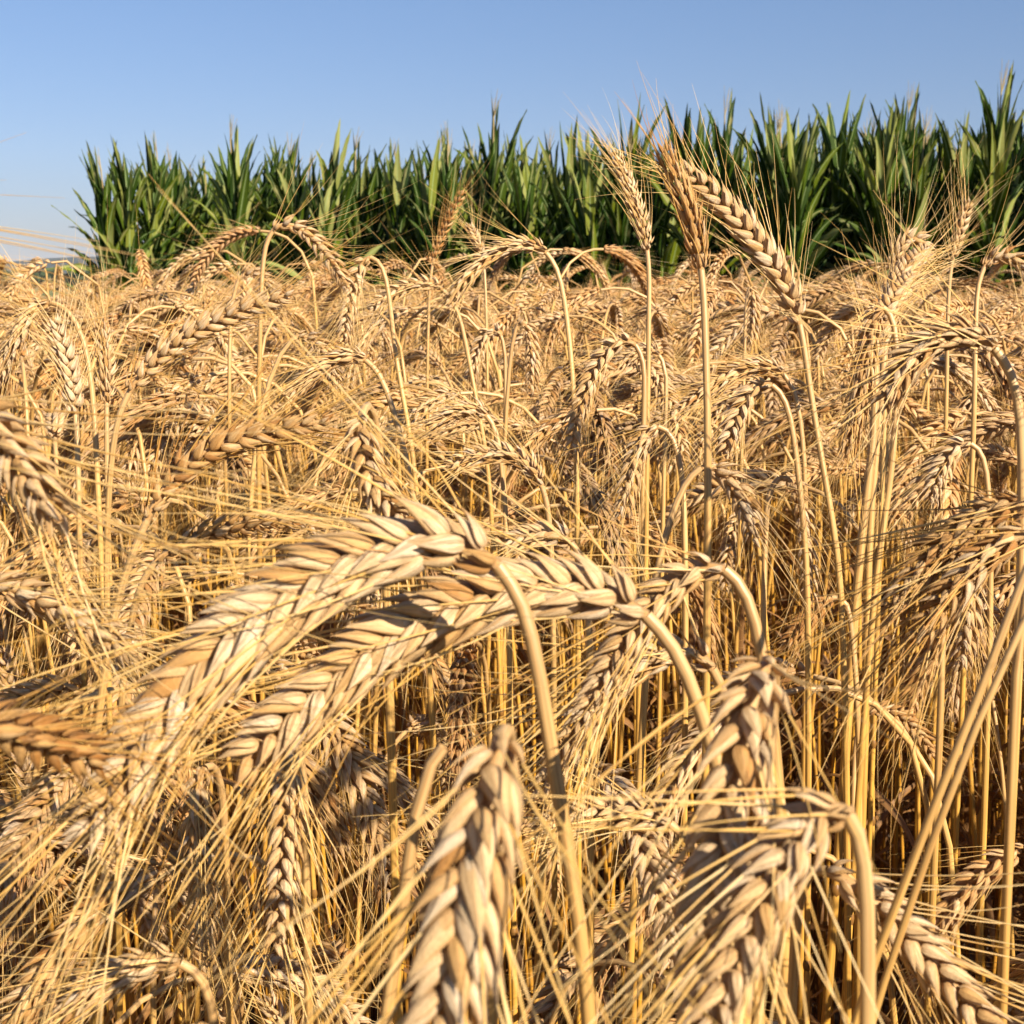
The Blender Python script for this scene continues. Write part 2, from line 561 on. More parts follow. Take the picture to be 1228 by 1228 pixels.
def P(px, py, d):
    """The place at depth d metres seen at photograph pixel (px, py)."""
    x, y = (px - 614) / F_PX * d, -(py - 614) / F_PX * d
    c, s = math.cos(PITCH), math.sin(PITCH)
    return CAM + np.array([x, d * c + y * s, -d * s + y * c])


def project(p):
    q = np.asarray(p) - CAM
    c, s = math.cos(PITCH), math.sin(PITCH)
    d = q[1] * c - q[2] * s
    v = q[1] * s + q[2] * c
    return 614 + F_PX * q[0] / d, 614 - F_PX * v / d, d


def facing(C):
    """Side direction that turns the flat face of the ear toward the viewer."""
    t = C[max(1, len(C) // 6)] - C[0]
    return np.cross(t, C[0] - CAM)


def build_stalk(foot, S, C, lod, seed, label, roll=0.0, leaves=1, stem_r=0.0014, no_ear=False, sheath=(0.50, 0.62), **kw):
    rg = np.random.default_rng(seed)
    foot = np.asarray(foot, float)
    root = empty('wheat_stalk', foot)
    tag(root, label, 'wheat stalk', GROUP)
    S, C = np.asarray(S) - foot, (None if C is None else np.asarray(C) - foot)
    mb = MB()
    for g in stem_geo(S, lod, rg, stem_r):
        mb.add(*g)
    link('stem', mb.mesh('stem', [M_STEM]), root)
    if not no_ear:
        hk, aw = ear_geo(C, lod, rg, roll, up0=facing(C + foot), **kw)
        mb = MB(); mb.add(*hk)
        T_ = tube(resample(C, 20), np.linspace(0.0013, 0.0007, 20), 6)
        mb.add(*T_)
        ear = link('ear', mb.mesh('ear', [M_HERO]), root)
        mb = MB(); mb.add(*aw)
        link('awns', mb.mesh('awns', [M_AWN]), ear)
    if lod == 0:
        P_ = resample(S, 120)[int(sheath[0] * 119):int(sheath[1] * 119)]
        if len(P_) > 5:
            w_ = np.linspace(0, 1, len(P_))
            mb = MB()
            mb.add(*tube(P_, stem_r * (1.22 + 0.25 * w_ + 0.5 * w_ ** 6 + 0.06 * np.sin(w_ * 17)), 9, 0.5))
            h_ = np.array([0.4, -0.9, 0.0])
            mb.add(*ribbon(P_[-1] + np.linspace(0, 1, 7)[:, None] * np.array([-0.002, 0.001, 0.006]), stem_r * 1.5 * (1 - np.linspace(0, 1, 7) ** 2 * .9), np.tile([1.0, 0.3, 0.0], (7, 1)), 0.4, 0.5))
            link('leaf_sheath', mb.mesh('leaf_sheath', [M_LEAF]), root)
    for k in range(leaves):
        mb = MB(); mb.add(*leaf_geo(S, rg, rg.uniform(0.45, 0.78), rg.uniform(0.10, 0.2), rg.uniform(0.0025, 0.0045)))
        link('leaf', mb.mesh('leaf', [M_LEAF]), root)
    return root


# ------------------------------------------------------------------ ground, meadow, hills, far trees
def plane(name, x0, x1, y0, y1, z, m, kind='structure'):
    me = bpy.data.meshes.new(name)
    me.from_pydata([(x0, y0, z), (x1, y0, z), (x1, y1, z), (x0, y1, z)], [], [(0, 1, 2, 3)])
    me.materials.append(m)
    return tag(link(name, me), kind=kind)


plane('ground', -9000, 9000, -300, 12000, 0.0, M_MEADOW)
sm = bpy.data.meshes.new('soil')
sv_ = [(-9, -2.5), (9, -2.5), (9, 17), (-3.9, 17), (-3.9, 10.5), (-2.9, 9.6), (-1.15, 3.1), (-9, 3.1)]
sm.from_pydata([(x, y, 0.004) for x, y in sv_], [], [tuple(range(8))])
sm.materials.append(M_SOIL)
tag(link('soil', sm), kind='structure')


def hills():
    nx, ny = 160, 14
    mb = MB()
    X, Y = np.meshgrid(np.linspace(-4200, 3000, nx), np.linspace(0, 900, ny), indexing='xy')
    prof = np.sin(Y / 900 * PI) ** 0.8
    h = 78 + 14 * np.sin(X / 610 + 1.2) + 9 * np.sin(X / 233) + 3 * np.sin(X / 71 + Y / 90)
    Z = prof * h + rng.normal(0, 1.0, X.shape) * prof - 0.5
    V = np.stack([X, Y + 3300, Z], 2).reshape(-1, 3)
    mb.add(V, grid_faces(ny, nx, False), V * 0.001)
    tag(link('hills', mb.mesh('hills', [M_HILL])), kind='structure')


hills()


def far_wood():
    """A far hedgerow wood reading as one dark mass on the horizon."""
    mb = MB()
    rg = np.random.default_rng(5)
    n = 260
    X = rg.uniform(-420, -60, n)
    Y = 560 + rg.uniform(0, 60, n)
    for x, y in zip(X, Y):
        h = rg.uniform(5.0, 9.0)
        k = 70
        v = norm(rg.normal(0, 1, (k, 3))) * rg.uniform(0.55, 1, (k, 1)) * np.array([h * 0.55, h * 0.55, h * 0.5])
        c = v + np.array([x, y, h * 0.55])
        a, b = norm(rg.normal(0, 1, (k, 3))), norm(rg.normal(0, 1, (k, 3)))
        s = h * 0.16
        V = np.stack([c - a * s - b * s, c + a * s - b * s, c + a * s + b * s, c - a * s + b * s], 1).reshape(-1, 3)
        mb.add(V, np.arange(4 * k).reshape(-1, 4), V * 0.01)
    tag(link('far_woods', mb.mesh('far_woods', [M_WOOD], False)), kind='stuff')


far_wood()


def haze():
    me = bpy.data.meshes.new('haze')
    x0, x1, y0, y1, z0, z1 = -9500, 9500, -400, 12500, -1.0, 130.0
    me.from_pydata([(x, y, z) for z in (z0, z1) for y in (y0, y1) for x in (x0, x1)], [],
                   [(0, 2, 3, 1), (4, 5, 7, 6), (0, 1, 5, 4), (2, 6, 7, 3), (0, 4, 6, 2), (1, 3, 7, 5)])
    m = bpy.data.materials.new('haze_air')
    m.use_nodes = True
    nt = m.node_tree
    nt.nodes.remove(nt.nodes['Principled BSDF'])
    v = nt.nodes.new('ShaderNodeVolumePrincipled')
    v.inputs['Color'].default_value = (0.78, 0.84, 1.0, 1)
    v.inputs['Density'].default_value = 0.00007
    nt.links.new(v.outputs[0], nt.nodes['Material Output'].inputs['Volume'])
    me.materials.append(m)
    tag(link('haze', me), 'thin bluish air over the far hills', 'haze', kind='stuff')


haze()



# ------------------------------------------------------------------ maize stand behind the wheat
def maize_meshes(seed, H):
    rg = np.random.default_rng(seed)
    zt = H * rg.uniform(0.70, 0.76)
    st = MB()
    z = np.linspace(0, zt, 14)
    ph = rg.uniform(0, 6)
    S = np.stack([0.02 * np.sin(z * 1.7 + ph), 0.02 * np.cos(z * 1.3 + ph), z], 1)
    st.add(*tube(S, np.linspace(0.014, 0.006, 14), 7))
    fo = MB()
    nl = 36
    az0 = rg.uniform(0, PI)
    for i in range(nl):
        f = i / (nl - 1)
        zb = 0.15 + (zt - 0.15) * f ** 0.75
        az = az0 + (i % 2) * PI + rg.normal(0, 0.8)
        h = np.array([math.cos(az), math.sin(az), 0])
        Ln = rg.uniform(0.50, 0.84) * (1.0 if f < 0.75 else 0.86)
        n = 13
        u = np.linspace(0, 1, n)
        a0 = np.interp(f, [0, 0.5, 1], [0.95, 0.55, 0.17]) * rg.uniform(0.4, 1.6)
        droop = np.interp(f, [0, 0.5, 1], [1.5, 0.9, 0.25]) * rg.uniform(0.1, 1.6)
        th = a0 + droop * u ** 2.2
        pts = [np.array([0.02 * math.sin(zb * 1.7 + ph), 0.02 * math.cos(zb * 1.3 + ph), zb])]
        for k in range(n - 1):
            pts.append(pts[-1] + Ln / n * (h * math.sin(th[k]) + np.array([0, 0, math.cos(th[k])])))
        pts = np.array(pts)
        s0 = np.array([-h[1], h[0], 0])
        tw = rg.uniform(-2.2, 2.2) * u
        tg = norm(np.gradient(pts, axis=0))
        side = s0 * np.cos(tw)[:, None] + np.cross(tg, s0) * np.sin(tw)[:, None]
        w = rg.uniform(0.034, 0.050) * (u + 0.18) ** 0.4 * (1 - u) ** 0.9 * 1.4 + 0.0008
        V, Fc, A = ribbon(pts, w, side, float(np.clip(rg.normal(0.48, 0.4), 0, 1)), rg.uniform(0.25, 0.6), 5)
        # wavy margins
        e = (np.abs(A[:, 2] - 0.5) > 0.4)
        V[e, 2] += 0.008 * np.sin(A[e, 1] * 28 + ph + A[e, 2] * 2)
        fo.add(V, Fc, A)
    ta = None
    if rg.random() < 0.12:
        ta = MB()
        top = S[-1]
        for k in range(7):
            az = rg.uniform(0, 6.3); t_ = rg.uniform(0.05, 0.35)
            d = np.array([math.cos(az) * math.sin(t_), math.sin(az) * math.sin(t_), math.cos(t_)])
            L_ = rg.uniform(0.12, 0.24)
            q = np.linspace(0, 1, 6)[:, None]
            ta.add(*tube(top + [0, 0, H - zt - 0.32] + d * L_ * q + np.array([d[0], d[1], 0]) * 0.05 * q ** 2, np.linspace(0.0028, 0.0012, 6), 4))
        ta.add(*tube(np.stack([top, top + [0, 0, H - zt - 0.30]]), 0.005, 5))
    return st.mesh('stalk', [M_MSTALK]), fo.mesh('foliage', [M_MAIZE]), ta.mesh('tassel', [M_TASSEL]) if ta else None


MV = [maize_meshes(100 + i, 2.58 + 0.13 * math.sin(i * 1.7)) for i in range(10)]
ORD = ['first', 'second', 'third', 'fourth', 'fifth', 'sixth', 'seventh', 'eighth', 'ninth', 'tenth', 'eleventh', 'twelfth']
rgm = np.random.default_rng(3)
MG = 'maize plants of the green stand behind the wheat'
NROW = 12
for r_ in range(NROW):
    pxr = 166 if r_ == 0 else 180 + r_ * 110
    Y0 = 11.2 - 1.9 * r_ / (NROW - 1)
    x0 = (pxr - 614) / F_PX * Y0
    for k in range(22):
        y = Y0 + k * 0.15 + rgm.normal(0, 0.03)
        x = x0 + 0.02 * (y - Y0) + rgm.normal(0, 0.05 if k < 2 or r_ == 0 else 0.19)
        st, fo, ta = MV[int(rgm.integers(len(MV)))]
        root = empty('maize_plant', (x, y, 0), rgm.uniform(0, 6.28))
        root.scale = (1, 1, rgm.uniform(0.90, 1.03) * (0.97 + 0.085 * r_ / (NROW - 1)))
        root.rotation_euler[0] = rgm.normal(0, 0.06); root.rotation_euler[1] = rgm.normal(0, 0.06)
        if r_ == 0:
            root.rotation_euler = (rgm.normal(0, .04), rgm.normal(-.02, .05), rgm.uniform(-.5, .5))
        if k == 0 and r_ == 0:
            lb = 'green maize plant at the left front corner of the stand, against the open sky'
        elif k == 0 and r_ == NROW - 1:
            lb = 'tall green maize plant at the front right end of the stand'
        elif k == 0:
            lb = 'green maize plant in front of the %s maize row counted from the left' % ORD[r_]
        else:
            lb = 'leafy green maize plant standing behind the front plants of the maize stand'
        tag(root, lb, 'maize plant', MG)
        link('stalk', st, root); link('foliage', fo, root)
        if ta:
            link('tassel', ta, root)


def field_grass():
    """Loose green grass at the foot of the maize."""
    mb = MB()
    rg = np.random.default_rng(8)
    for i in range(2600):
        px = rg.uniform(120, 1240)
        y = rg.uniform(8.75, 9.15) + 1.9 * (1 - (px - 165) / 1230)
        x = (px - 614) / F_PX * y
        h = rg.uniform(0.35, 1.08) * (1.0 if 950 < px < 1110 else 0.75)
        az = rg.uniform(0, 6.3)
        u = np.linspace(0, 1, 5)
        l = rg.uniform(0.05, 0.35)
        pts = np.stack([x + math.cos(az) * l * u ** 2, y + math.sin(az) * l * u ** 2, h * u], 1)
        mb.add(*ribbon(pts, 0.004 * (1 - u * 0.9), np.tile([-math.sin(az), math.cos(az), 0.0], (5, 1)), rg.uniform(0.5, 1.0), 0.3))
    tag(link('grass', mb.mesh('grass', [M_MAIZE])), 'long green grass at the foot of the maize', 'grass', kind='stuff')


field_grass()


# ------------------------------------------------------------------ the stalks one can pick out in the photograph
def hero(label, ear, stem, roll=0.0, seed=0, lod=0, foot=None, **kw):
    """ear: (px, py, depth) from where it joins the stem to its tip; stem: from the ear downwards."""
    E = [P(*e) for e in ear]
    Sd = [E[0]] + [P(*s) for s in stem]
    last = Sd[-1]
    d = norm(last - Sd[-2])
    # carry on to the ground, gradually straightening up
    if foot is None:
        h = last[2]
        fx = last + np.array([d[0], d[1], 0]) * min(0.25, 0.5 * h) * 0.6
        foot = np.array([fx[0], fx[1], 0.004])
    else:
        foot = np.array([foot[0], foot[1], 0.004])
    mid = last * 0.5 + foot * 0.5 + d * 0.05
    full = spline([foot, mid] + Sd[::-1] + E[1:], 260)
    k = int(np.argmin(np.linalg.norm(full - E[0], axis=1)))
    for _ in range(9):      # round the hook of the neck
        full[1:-1] = full[:-2] * .25 + full[1:-1] * .5 + full[2:] * .25
    S, C = full[:k + 1], resample(full[k:], 40)
    kw.setdefault('thick', 1.0 if ear[0][2] < .45 else .7)
    return build_stalk(foot, S, C, lod, seed or (abs(hash(label)) % 1000 if False else len(label) * 7 + int(ear[0][0])), label, roll=roll, **kw)


H = []
def add(*a, **k):
    H.append((a, k))


# --- close to the lens
add('large pale arching ear uppermost of the two big nodding ears, its stem crossing the other',
    [(600, 654, .262), (570, 638, .262), (520, 638, .262), (430, 668, .262), (310, 741, .26), (210, 836, .258), (110, 1001, .255)],
    [(622, 681, .262), (634, 726, .262), (645, 796, .262), (662, 906, .263), (682, 1026, .265), (705, 1196, .27)], roll=0.38, stem_r=.0016, awn_len=.075, spread=.32, fat=1.3, awn_bend=(-.05, 0, -.02))
add('large pale ear lying level behind the hairy stem of the uppermost big ear',
    [(792, 737, .285), (765, 714, .285), (700, 700, .285), (620, 704, .285), (520, 737, .285), (410, 807, .283), (290, 917, .28)],
    [(818, 777, .285), (834, 837, .286), (855, 897, .288), (880, 992, .292), (905, 1152, .30)], roll=0.22, stem_r=.0017, awn_len=.072, spread=.34, fat=1.25, awn_bend=(-.05, 0, -.02))
add('nodding ear with a split papery glume at its neck, right of the two big ears',
    [(868, 657, .33), (845, 664, .33), (810, 690, .33), (770, 735, .33), (730, 800, .33), (700, 860, .33)],
    [(885, 668, .33), (897, 700, .33), (908, 750, .33), (917, 800, .33), (930, 900, .335), (940, 1100, .34)], roll=0.3, stem_r=.0017, sheath=(.865, .905), awn_len=.06, spread=.3)
add('shorter ear hanging just below the level big ear, fanning awns downward',
    [(862, 800, .35), (848, 768, .35), (815, 768, .35), (765, 790, .35), (715, 840, .35), (675, 900, .35), (650, 960, .35)],
    [(872, 830, .352), (878, 880, .355), (885, 1000, .36)], roll=0.5, stem_r=.0015, awn_len=.055, spread=.55)
add('fat ear hanging straight down under the sheathed bend of its stem',
    [(925, 780, .232), (905, 795, .226), (896, 840, .222), (885, 920, .22), (868, 1020, .218), (852, 1120, .216), (838, 1240, .214)],
    [(930, 788, .24), (926, 850, .25), (915, 950, .26), (900, 1090, .27)], roll=0.45, stem_r=.0016, awn_len=.075, spread=.5, fat=1.3, awn_bend=(0, 0, -.05))
add('blurred thick ear hanging at the bottom centre, closest to the lens',
    [(603, 852, .192), (596, 880, .188), (588, 940, .186), (572, 1030, .184), (552, 1130, .182), (525, 1280, .18)],
    [(612, 856, .20), (612, 910, .212), (604, 1020, .225), (590, 1180, .235)], roll=0.5, stem_r=.0013, awn_len=.075, spread=.62, fat=1.35, awn_bend=(0, 0, -.05))
add('soft grey lit ear folded sharply over at its thick pale stem, lower right',
    [(1020, 924, .205), (1000, 938, .203), (960, 981, .20), (920, 1051, .198), (885, 1126, .196), (850, 1236, .194)],
    [(1033, 941, .205), (1038, 976, .205), (1040, 1056, .205), (1041, 1196, .206)], roll=1.2, stem_r=.0014, awn_len=.045, spread=.16, wob=.6, fat=1.0)
add('plump ear slanting down into the bottom right corner',
    [(985, 1030, .30), (1010, 1045, .30), (1060, 1090, .30), (1120, 1155, .298), (1185, 1230, .295), (1230, 1300, .29)],
    [(965, 1040, .31), (955, 1100, .32), (950, 1200, .33)], roll=0.15, stem_r=.0014, awn_len=.06, spread=.5, fat=1.1)
add('ear cut by the left edge whose long pale awns stream across to the right',
    [(-75, 450, .27), (-40, 470, .27), (0, 510, .268), (35, 565, .265), (72, 625, .262)],
    [(-110, 470, .27), (-125, 560, .275), (-130, 700, .28)], roll=0.4, stem_r=.0014, awn_len=.078, spread=.38, fat=1.0, awn_bend=(.32, 0, .22))
add('ear pointing inward low at the left edge under the streaming awns',
    [(-70, 690, .36), (-20, 695, .36), (40, 710, .36), (105, 742, .36), (170, 790, .36)],
    [(-100, 720, .36), (-110, 820, .37), (-115, 950, .38)], roll=0.6, awn_len=.06, spread=.5)
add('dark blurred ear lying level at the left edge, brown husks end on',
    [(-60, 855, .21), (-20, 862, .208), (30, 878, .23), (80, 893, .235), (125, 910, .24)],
    [(-80, 880, .212), (-90, 980, .22), (-95, 1100, .23)], roll=1.2, awn_len=.045, spread=.4, tone=-.5, fat=.8, thick=.6)  # husk tone lowered to paint in this ear's sheltered shade
add('off-frame stalk whose two bright awns cross the skyline at the left edge',
    [(-330, 225, .30), (-290, 235, .30), (-210, 262, .30), (-130, 285, .30)],
    [(-350, 260, .30), (-360, 400, .30), (-365, 600, .31)], roll=0.5, awn_len=.055, spread=.06, wob=.3, awn_bend=(.0, 0, 0.0))
# --- left half
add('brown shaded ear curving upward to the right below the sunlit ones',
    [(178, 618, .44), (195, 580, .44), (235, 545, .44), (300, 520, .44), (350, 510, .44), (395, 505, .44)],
    [(165, 650, .44), (145, 700, .445), (130, 780, .45), (115, 900, .46)], roll=0.05, awn_len=.055, spread=.3, tone=-.3, fat=1.0)  # the darker tone puts the shade on this ear into its colour
add('brown ear leaning right below the curved brown ear, tip toward the centre',
    [(185, 665, .5), (220, 650, .5), (270, 632, .5), (330, 620, .5), (370, 620, .5)],
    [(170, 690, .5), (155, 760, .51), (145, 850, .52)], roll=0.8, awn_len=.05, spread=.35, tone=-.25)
add('long ear leaning up to the right with a bright tuft of awns at its tip',
    [(150, 470, .55), (185, 432, .55), (230, 398, .55), (285, 372, .55), (350, 352, .55)],
    [(140, 500, .55), (130, 600, .56), (128, 700, .57)], roll=0.2, awn_len=.05, spread=.28, fat=.95)
add('bright ear bent over at the skyline, its awns swept up to the right',
    [(325, 264, .72), (343, 260, .72), (372, 280, .72), (400, 312, .72), (418, 345, .72)],
    [(318, 285, .72), (314, 330, .72), (312, 400, .72), (310, 500, .73)], roll=0.3, awn_len=.038, spread=.5, awn_bend=(.3, 0, .45), lod=0)
add('pale ear hanging beside the bent bright ear, under an arched stem',
    [(448, 298, .75), (434, 300, .75), (426, 335, .75), (416, 375, .75), (412, 410, .75)],
    [(458, 305, .75), (466, 350, .75), (475, 430, .75), (498, 570, .75)], roll=0.2, awn_len=.05, spread=.4)
add('small ear bowed over to the right in front of the dark foot of the maize',
    [(285, 330, .9), (298, 316, .9), (318, 330, .9), (332, 352, .9), (338, 378, .9)],
    [(280, 345, .9), (276, 400, .9), (275, 500, .9)], roll=0.7, awn_len=.05, spread=.5, lod=1)
add('yellowish ear drooping left at the left edge against the meadow',
    [(62, 352, .62), (50, 352, .62), (34, 375, .62), (15, 415, .62), (-5, 460, .62)],
    [(80, 362, .62), (100, 400, .62), (112, 480, .62), (118, 600, .62)], roll=1.0, awn_len=.045, spread=.35, tone=.05, lod=0)
add('whitish bristly upright ear near the left edge, in front of the meadow',
    [(92, 500, .6), (88, 470, .6), (78, 425, .6), (64, 385, .6)],
    [(93, 540, .6), (95, 620, .6), (98, 740, .62)], roll=0.3, awn_len=.04, spread=.5, tone=.3, lod=0)
add('golden ear standing up between the whitish ear and the long leaning ear',
    [(128, 480, .7), (128, 450, .7), (126, 415, .7), (120, 385, .7)],
    [(128, 540, .7), (130, 640, .7)], roll=0.9, awn_len=.05, spread=.35, lod=1)
add('grey ear bent left, sheltered above the brown curving ear',
    [(442, 422, .6), (420, 420, .6), (395, 430, .6), (372, 450, .6), (345, 475, .6)],
    [(455, 440, .6), (468, 480, .6), (485, 540, .6), (500, 620, .6)], roll=1.2, awn_len=.055, spread=.3, lod=0)
add('dark husked ear bursting out above the big arching ear, awns radiating from it',
    [(432, 488, .38), (428, 515, .378), (432, 555, .375), (455, 600, .37), (500, 640, .365)],
    [(440, 470, .39), (452, 500, .40), (460, 620, .41)], roll=0.2, awn_len=.05, spread=.6, tone=-.1)
add('short ear drooping among stems left of the centre, beside the dark husked ear',
    [(352, 395, .75), (368, 395, .75), (388, 412, .75), (400, 440, .75), (404, 465, .75)],
    [(340, 415, .75), (325, 450, .75), (308, 520, .75)], roll=0.5, awn_len=.045, spread=.4, lod=1)
# --- middle
add('grey topped ear arched over to the left before the maize, on a golden stem',
    [(664, 302, .68), (650, 290, .68), (618, 290, .68), (582, 305, .68), (556, 335, .68), (538, 365, .68)],
    [(672, 330, .68), (681, 390, .68), (688, 470, .68), (692, 600, .68)], roll=1.0, awn_len=.045, spread=.35, lod=0)
add('slim reddish brown ear standing upright before the maize',
    [(518, 316, 1.1), (526, 290, 1.1), (540, 258, 1.1), (556, 228, 1.1)],
    [(515, 350, 1.1), (513, 420, 1.1), (512, 520, 1.1)], roll=0.8, awn_len=.035, spread=.3, tone=-.5, fat=.8, lod=1)
add('small pinkish ear poking up right of the slim reddish brown ear',
    [(580, 310, 1.2), (574, 292, 1.2), (562, 270, 1.2)],
    [(582, 340, 1.2), (584, 420, 1.2), (585, 520, 1.2)], roll=0.3, awn_len=.045, spread=.4, lod=1)
add('small ear bowed to the left just under the slim reddish brown ear',
    [(535, 345, .8), (522, 335, .8), (495, 340, .8), (468, 352, .8), (445, 372, .8)],
    [(548, 365, .8), (560, 420, .8), (575, 500, .8), (585, 560, .8)], roll=0.6, awn_len=.045, spread=.5, lod=0)
add('narrow ear hanging in the middle of the field, touching a golden straight stem',
    [(603, 395, .9), (592, 385, .9), (580, 400, .9), (572, 425, .9), (562, 455, .9)],
    [(606, 420, .9), (606, 480, .9), (605, 600, .9)], roll=0.4, awn_len=.04, spread=.4, lod=1)
add('narrow ear with pale peaked neck hanging right of the golden straight stem',
    [(618, 385, .85), (626, 372, .85), (636, 395, .85), (640, 430, .85), (638, 470, .85)],
    [(614, 410, .85), (608, 480, .85), (604, 570, .85)], roll=0.4, awn_len=.04, spread=.35, lod=1)
add('tight ear drooping left with long combed awns, centre right of the field',
    [(766, 402, .64), (750, 396, .64), (728, 415, .64), (706, 455, .64), (690, 505, .64), (684, 545, .64)],
    [(774, 425, .64), (773, 470, .64), (771, 560, .64)], roll=0.3, awn_len=.05, spread=.22, lod=0)
add('browner ear drooping behind the tight long combed ear',
    [(795, 420, .8), (780, 412, .8), (760, 420, .8), (742, 440, .8)],
    [(800, 440, .8), (798, 500, .8), (796, 580, .8)], roll=1.0, awn_len=.04, spread=.35, lod=1)
add('small hooked ear facing left halfway up a pale stem in the centre',
    [(590, 492, .62), (580, 482, .62), (560, 486, .62), (535, 497, .62), (515, 512, .62)],
    [(597, 520, .62), (603, 570, .62), (608, 660, .62)], roll=1.2, awn_len=.045, spread=.3, lod=0)
add('ear arched like a bridge over dark stems in the very centre',
    [(652, 578, .6), (640, 555, .6), (610, 540, .6), (575, 542, .6), (540, 560, .6)],
    [(658, 610, .6), (662, 680, .6), (664, 800, .6)], roll=0.5, awn_len=.04, spread=.35, lod=0)
add('ear hanging from an arched stem right of the bridge shaped one',
    [(790, 497, .58), (778, 502, .58), (768, 530, .58), (755, 575, .58), (746, 620, .58)],
    [(803, 503, .58), (815, 545, .58), (820, 600, .58), (822, 700, .58)], roll=0.7, awn_len=.045, spread=.35, lod=0)
add('short pale ear lying behind the top of the big arching ear',
    [(690, 640, .5), (670, 632, .5), (640, 640, .5), (610, 652, .5)],
    [(700, 660, .5), (706, 740, .5), (708, 850, .5)], roll=0.5, awn_len=.04, spread=.5, lod=0)
# --- standing above the field
add('slender pinkish ear upright before the maize, awns swept far up to the left',
    [(778, 302, .72), (774, 282, .72), (764, 248, .72), (750, 212, .72), (736, 182, .72)],
    [(779, 330, .72), (778, 380, .72), (777, 480, .72)], roll=0.9, awn_len=.036, spread=.28, tone=.1, fat=.9, awn_bend=(-.12, 0, 0), lod=0)
add('tall golden ragged ear standing upright, tallest at the skyline',
    [(843, 328, .47), (840, 305, .47), (832, 265, .47), (815, 220, .47), (793, 178, .47)],
    [(845, 370, .47), (847, 440, .47), (849, 540, .47)], roll=1.5, awn_len=.024, spread=.4, tone=-.35, fat=1.05, lod=0)
add('plump braided ear leaning left across the maize, right of the ragged golden one',
    [(962, 392, .54), (950, 352, .54), (920, 305, .54), (878, 255, .54), (845, 222, .54), (815, 200, .54)],
    [(966, 430, .54), (980, 520, .54), (994, 600, .54), (1008, 700, .54)], roll=0.12, awn_len=.038, spread=.42, fat=1.1, lod=0)
add('ear hidden but for its stem between the ragged and the braided ear',
    [(900, 330, .9), (903, 345, .9), (905, 375, .9), (900, 410, .9)],
    [(896, 345, .9), (893, 420, .9), (890, 520, .9)], roll=0.4, awn_len=.04, spread=.4, lod=1)
# --- right half
add('crisp pale ear drooping left beneath the braided ear, on a curved stem',
    [(934, 452, .56), (922, 446, .56), (900, 460, .56), (882, 500, .56), (868, 545, .56)],
    [(944, 475, .56), (953, 530, .56), (961, 600, .56), (968, 700, .56)], roll=0.2, awn_len=.045, spread=.35, lod=0)
add('greyish ear sloping down to the left just above the crisp pale ear',
    [(942, 440, .66), (925, 432, .66), (890, 440, .66), (850, 465, .66), (810, 498, .66)],
    [(952, 460, .66), (962, 520, .66), (966, 600, .66)], roll=1.1, awn_len=.045, spread=.3, tone=-.1, lod=0)
add('ear hooked over to the right on a pale curved stem, below the greyish one',
    [(835, 548, .5), (852, 546, .5), (878, 568, .5), (898, 605, .5), (908, 650, .5)],
    [(822, 570, .5), (808, 610, .5), (790, 670, .5), (778, 760, .5)], roll=0.8, awn_len=.04, spread=.4, lod=0)
add('long thin ear hanging almost vertical right of the hooked one',
    [(930, 560, .58), (942, 556, .58), (960, 590, .58), (970, 650, .58), (972, 725, .58)],
    [(922, 575, .58), (918, 640, .58), (915, 760, .58)], roll=0.6, awn_len=.04, spread=.3, fat=.85, lod=0)
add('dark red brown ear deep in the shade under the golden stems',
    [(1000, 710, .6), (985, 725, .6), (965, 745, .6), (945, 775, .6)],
    [(1012, 700, .6), (1022, 760, .6), (1030, 900, .6)], roll=0.6, awn_len=.03, spread=.3, tone=-.6, lod=0)  # very low tone paints the deep shade into the husks
add('big mauve grey shaded ear nodding left at the right edge',
    [(1205, 418, .40), (1192, 402, .40), (1160, 388, .40), (1115, 402, .40), (1082, 438, .40), (1058, 490, .40)],
    [(1220, 450, .40), (1226, 520, .40), (1226, 620, .40), (1222, 760, .40)], roll=1.1, awn_len=.05, spread=.35, tone=0, fat=1.1, stem_r=.0016)
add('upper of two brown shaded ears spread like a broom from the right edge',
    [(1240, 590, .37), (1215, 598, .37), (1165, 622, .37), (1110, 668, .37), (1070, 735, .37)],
    [(1262, 600, .37), (1275, 680, .37), (1280, 800, .37)], roll=0.9, awn_len=.05, spread=.35, tone=-.25, fat=1.05)  # tone darkened in place of the shade over this ear
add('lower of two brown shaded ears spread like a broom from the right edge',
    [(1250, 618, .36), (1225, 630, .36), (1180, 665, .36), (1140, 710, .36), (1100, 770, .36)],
    [(1268, 640, .36), (1280, 720, .36), (1285, 820, .36)], roll=0.9, awn_len=.05, spread=.3, tone=-.25, fat=1.0)  # same darkened tone, shade put into the husk colour
add('long shaggy brown ear hanging beside the golden stems, upper right',
    [(1060, 352, .55), (1052, 348, .55), (1044, 400, .55), (1034, 470, .55), (1015, 550, .55)],
    [(1072, 365, .55), (1076, 430, .55), (1070, 560, .55), (1050, 700, .55)], roll=1.3, awn_len=.045, spread=.35, tone=-.2, fat=1.1)  # shade on the hanging ear is painted in by the lower tone
add('thin upright ear with tall spread awns at the upper right skyline',
    [(1140, 318, .85), (1145, 295, .85), (1153, 268, .85), (1162, 240, .85)],
    [(1138, 345, .85), (1136, 400, .85), (1135, 480, .85)], roll=0.5, awn_len=.034, spread=.5, fat=.8, awn_bend=(.05, 0, .1), lod=0)
add('knobby curled ear with tall fanned awns left of the thin upright one',
    [(1068, 318, .72), (1078, 290, .72), (1095, 272, .72), (1110, 282, .72), (1112, 312, .72)],
    [(1064, 350, .72), (1062, 420, .72), (1060, 520, .72)], roll=0.4, awn_len=.036, spread=.7, fat=1.0, awn_bend=(0, 0, .7), lod=0)
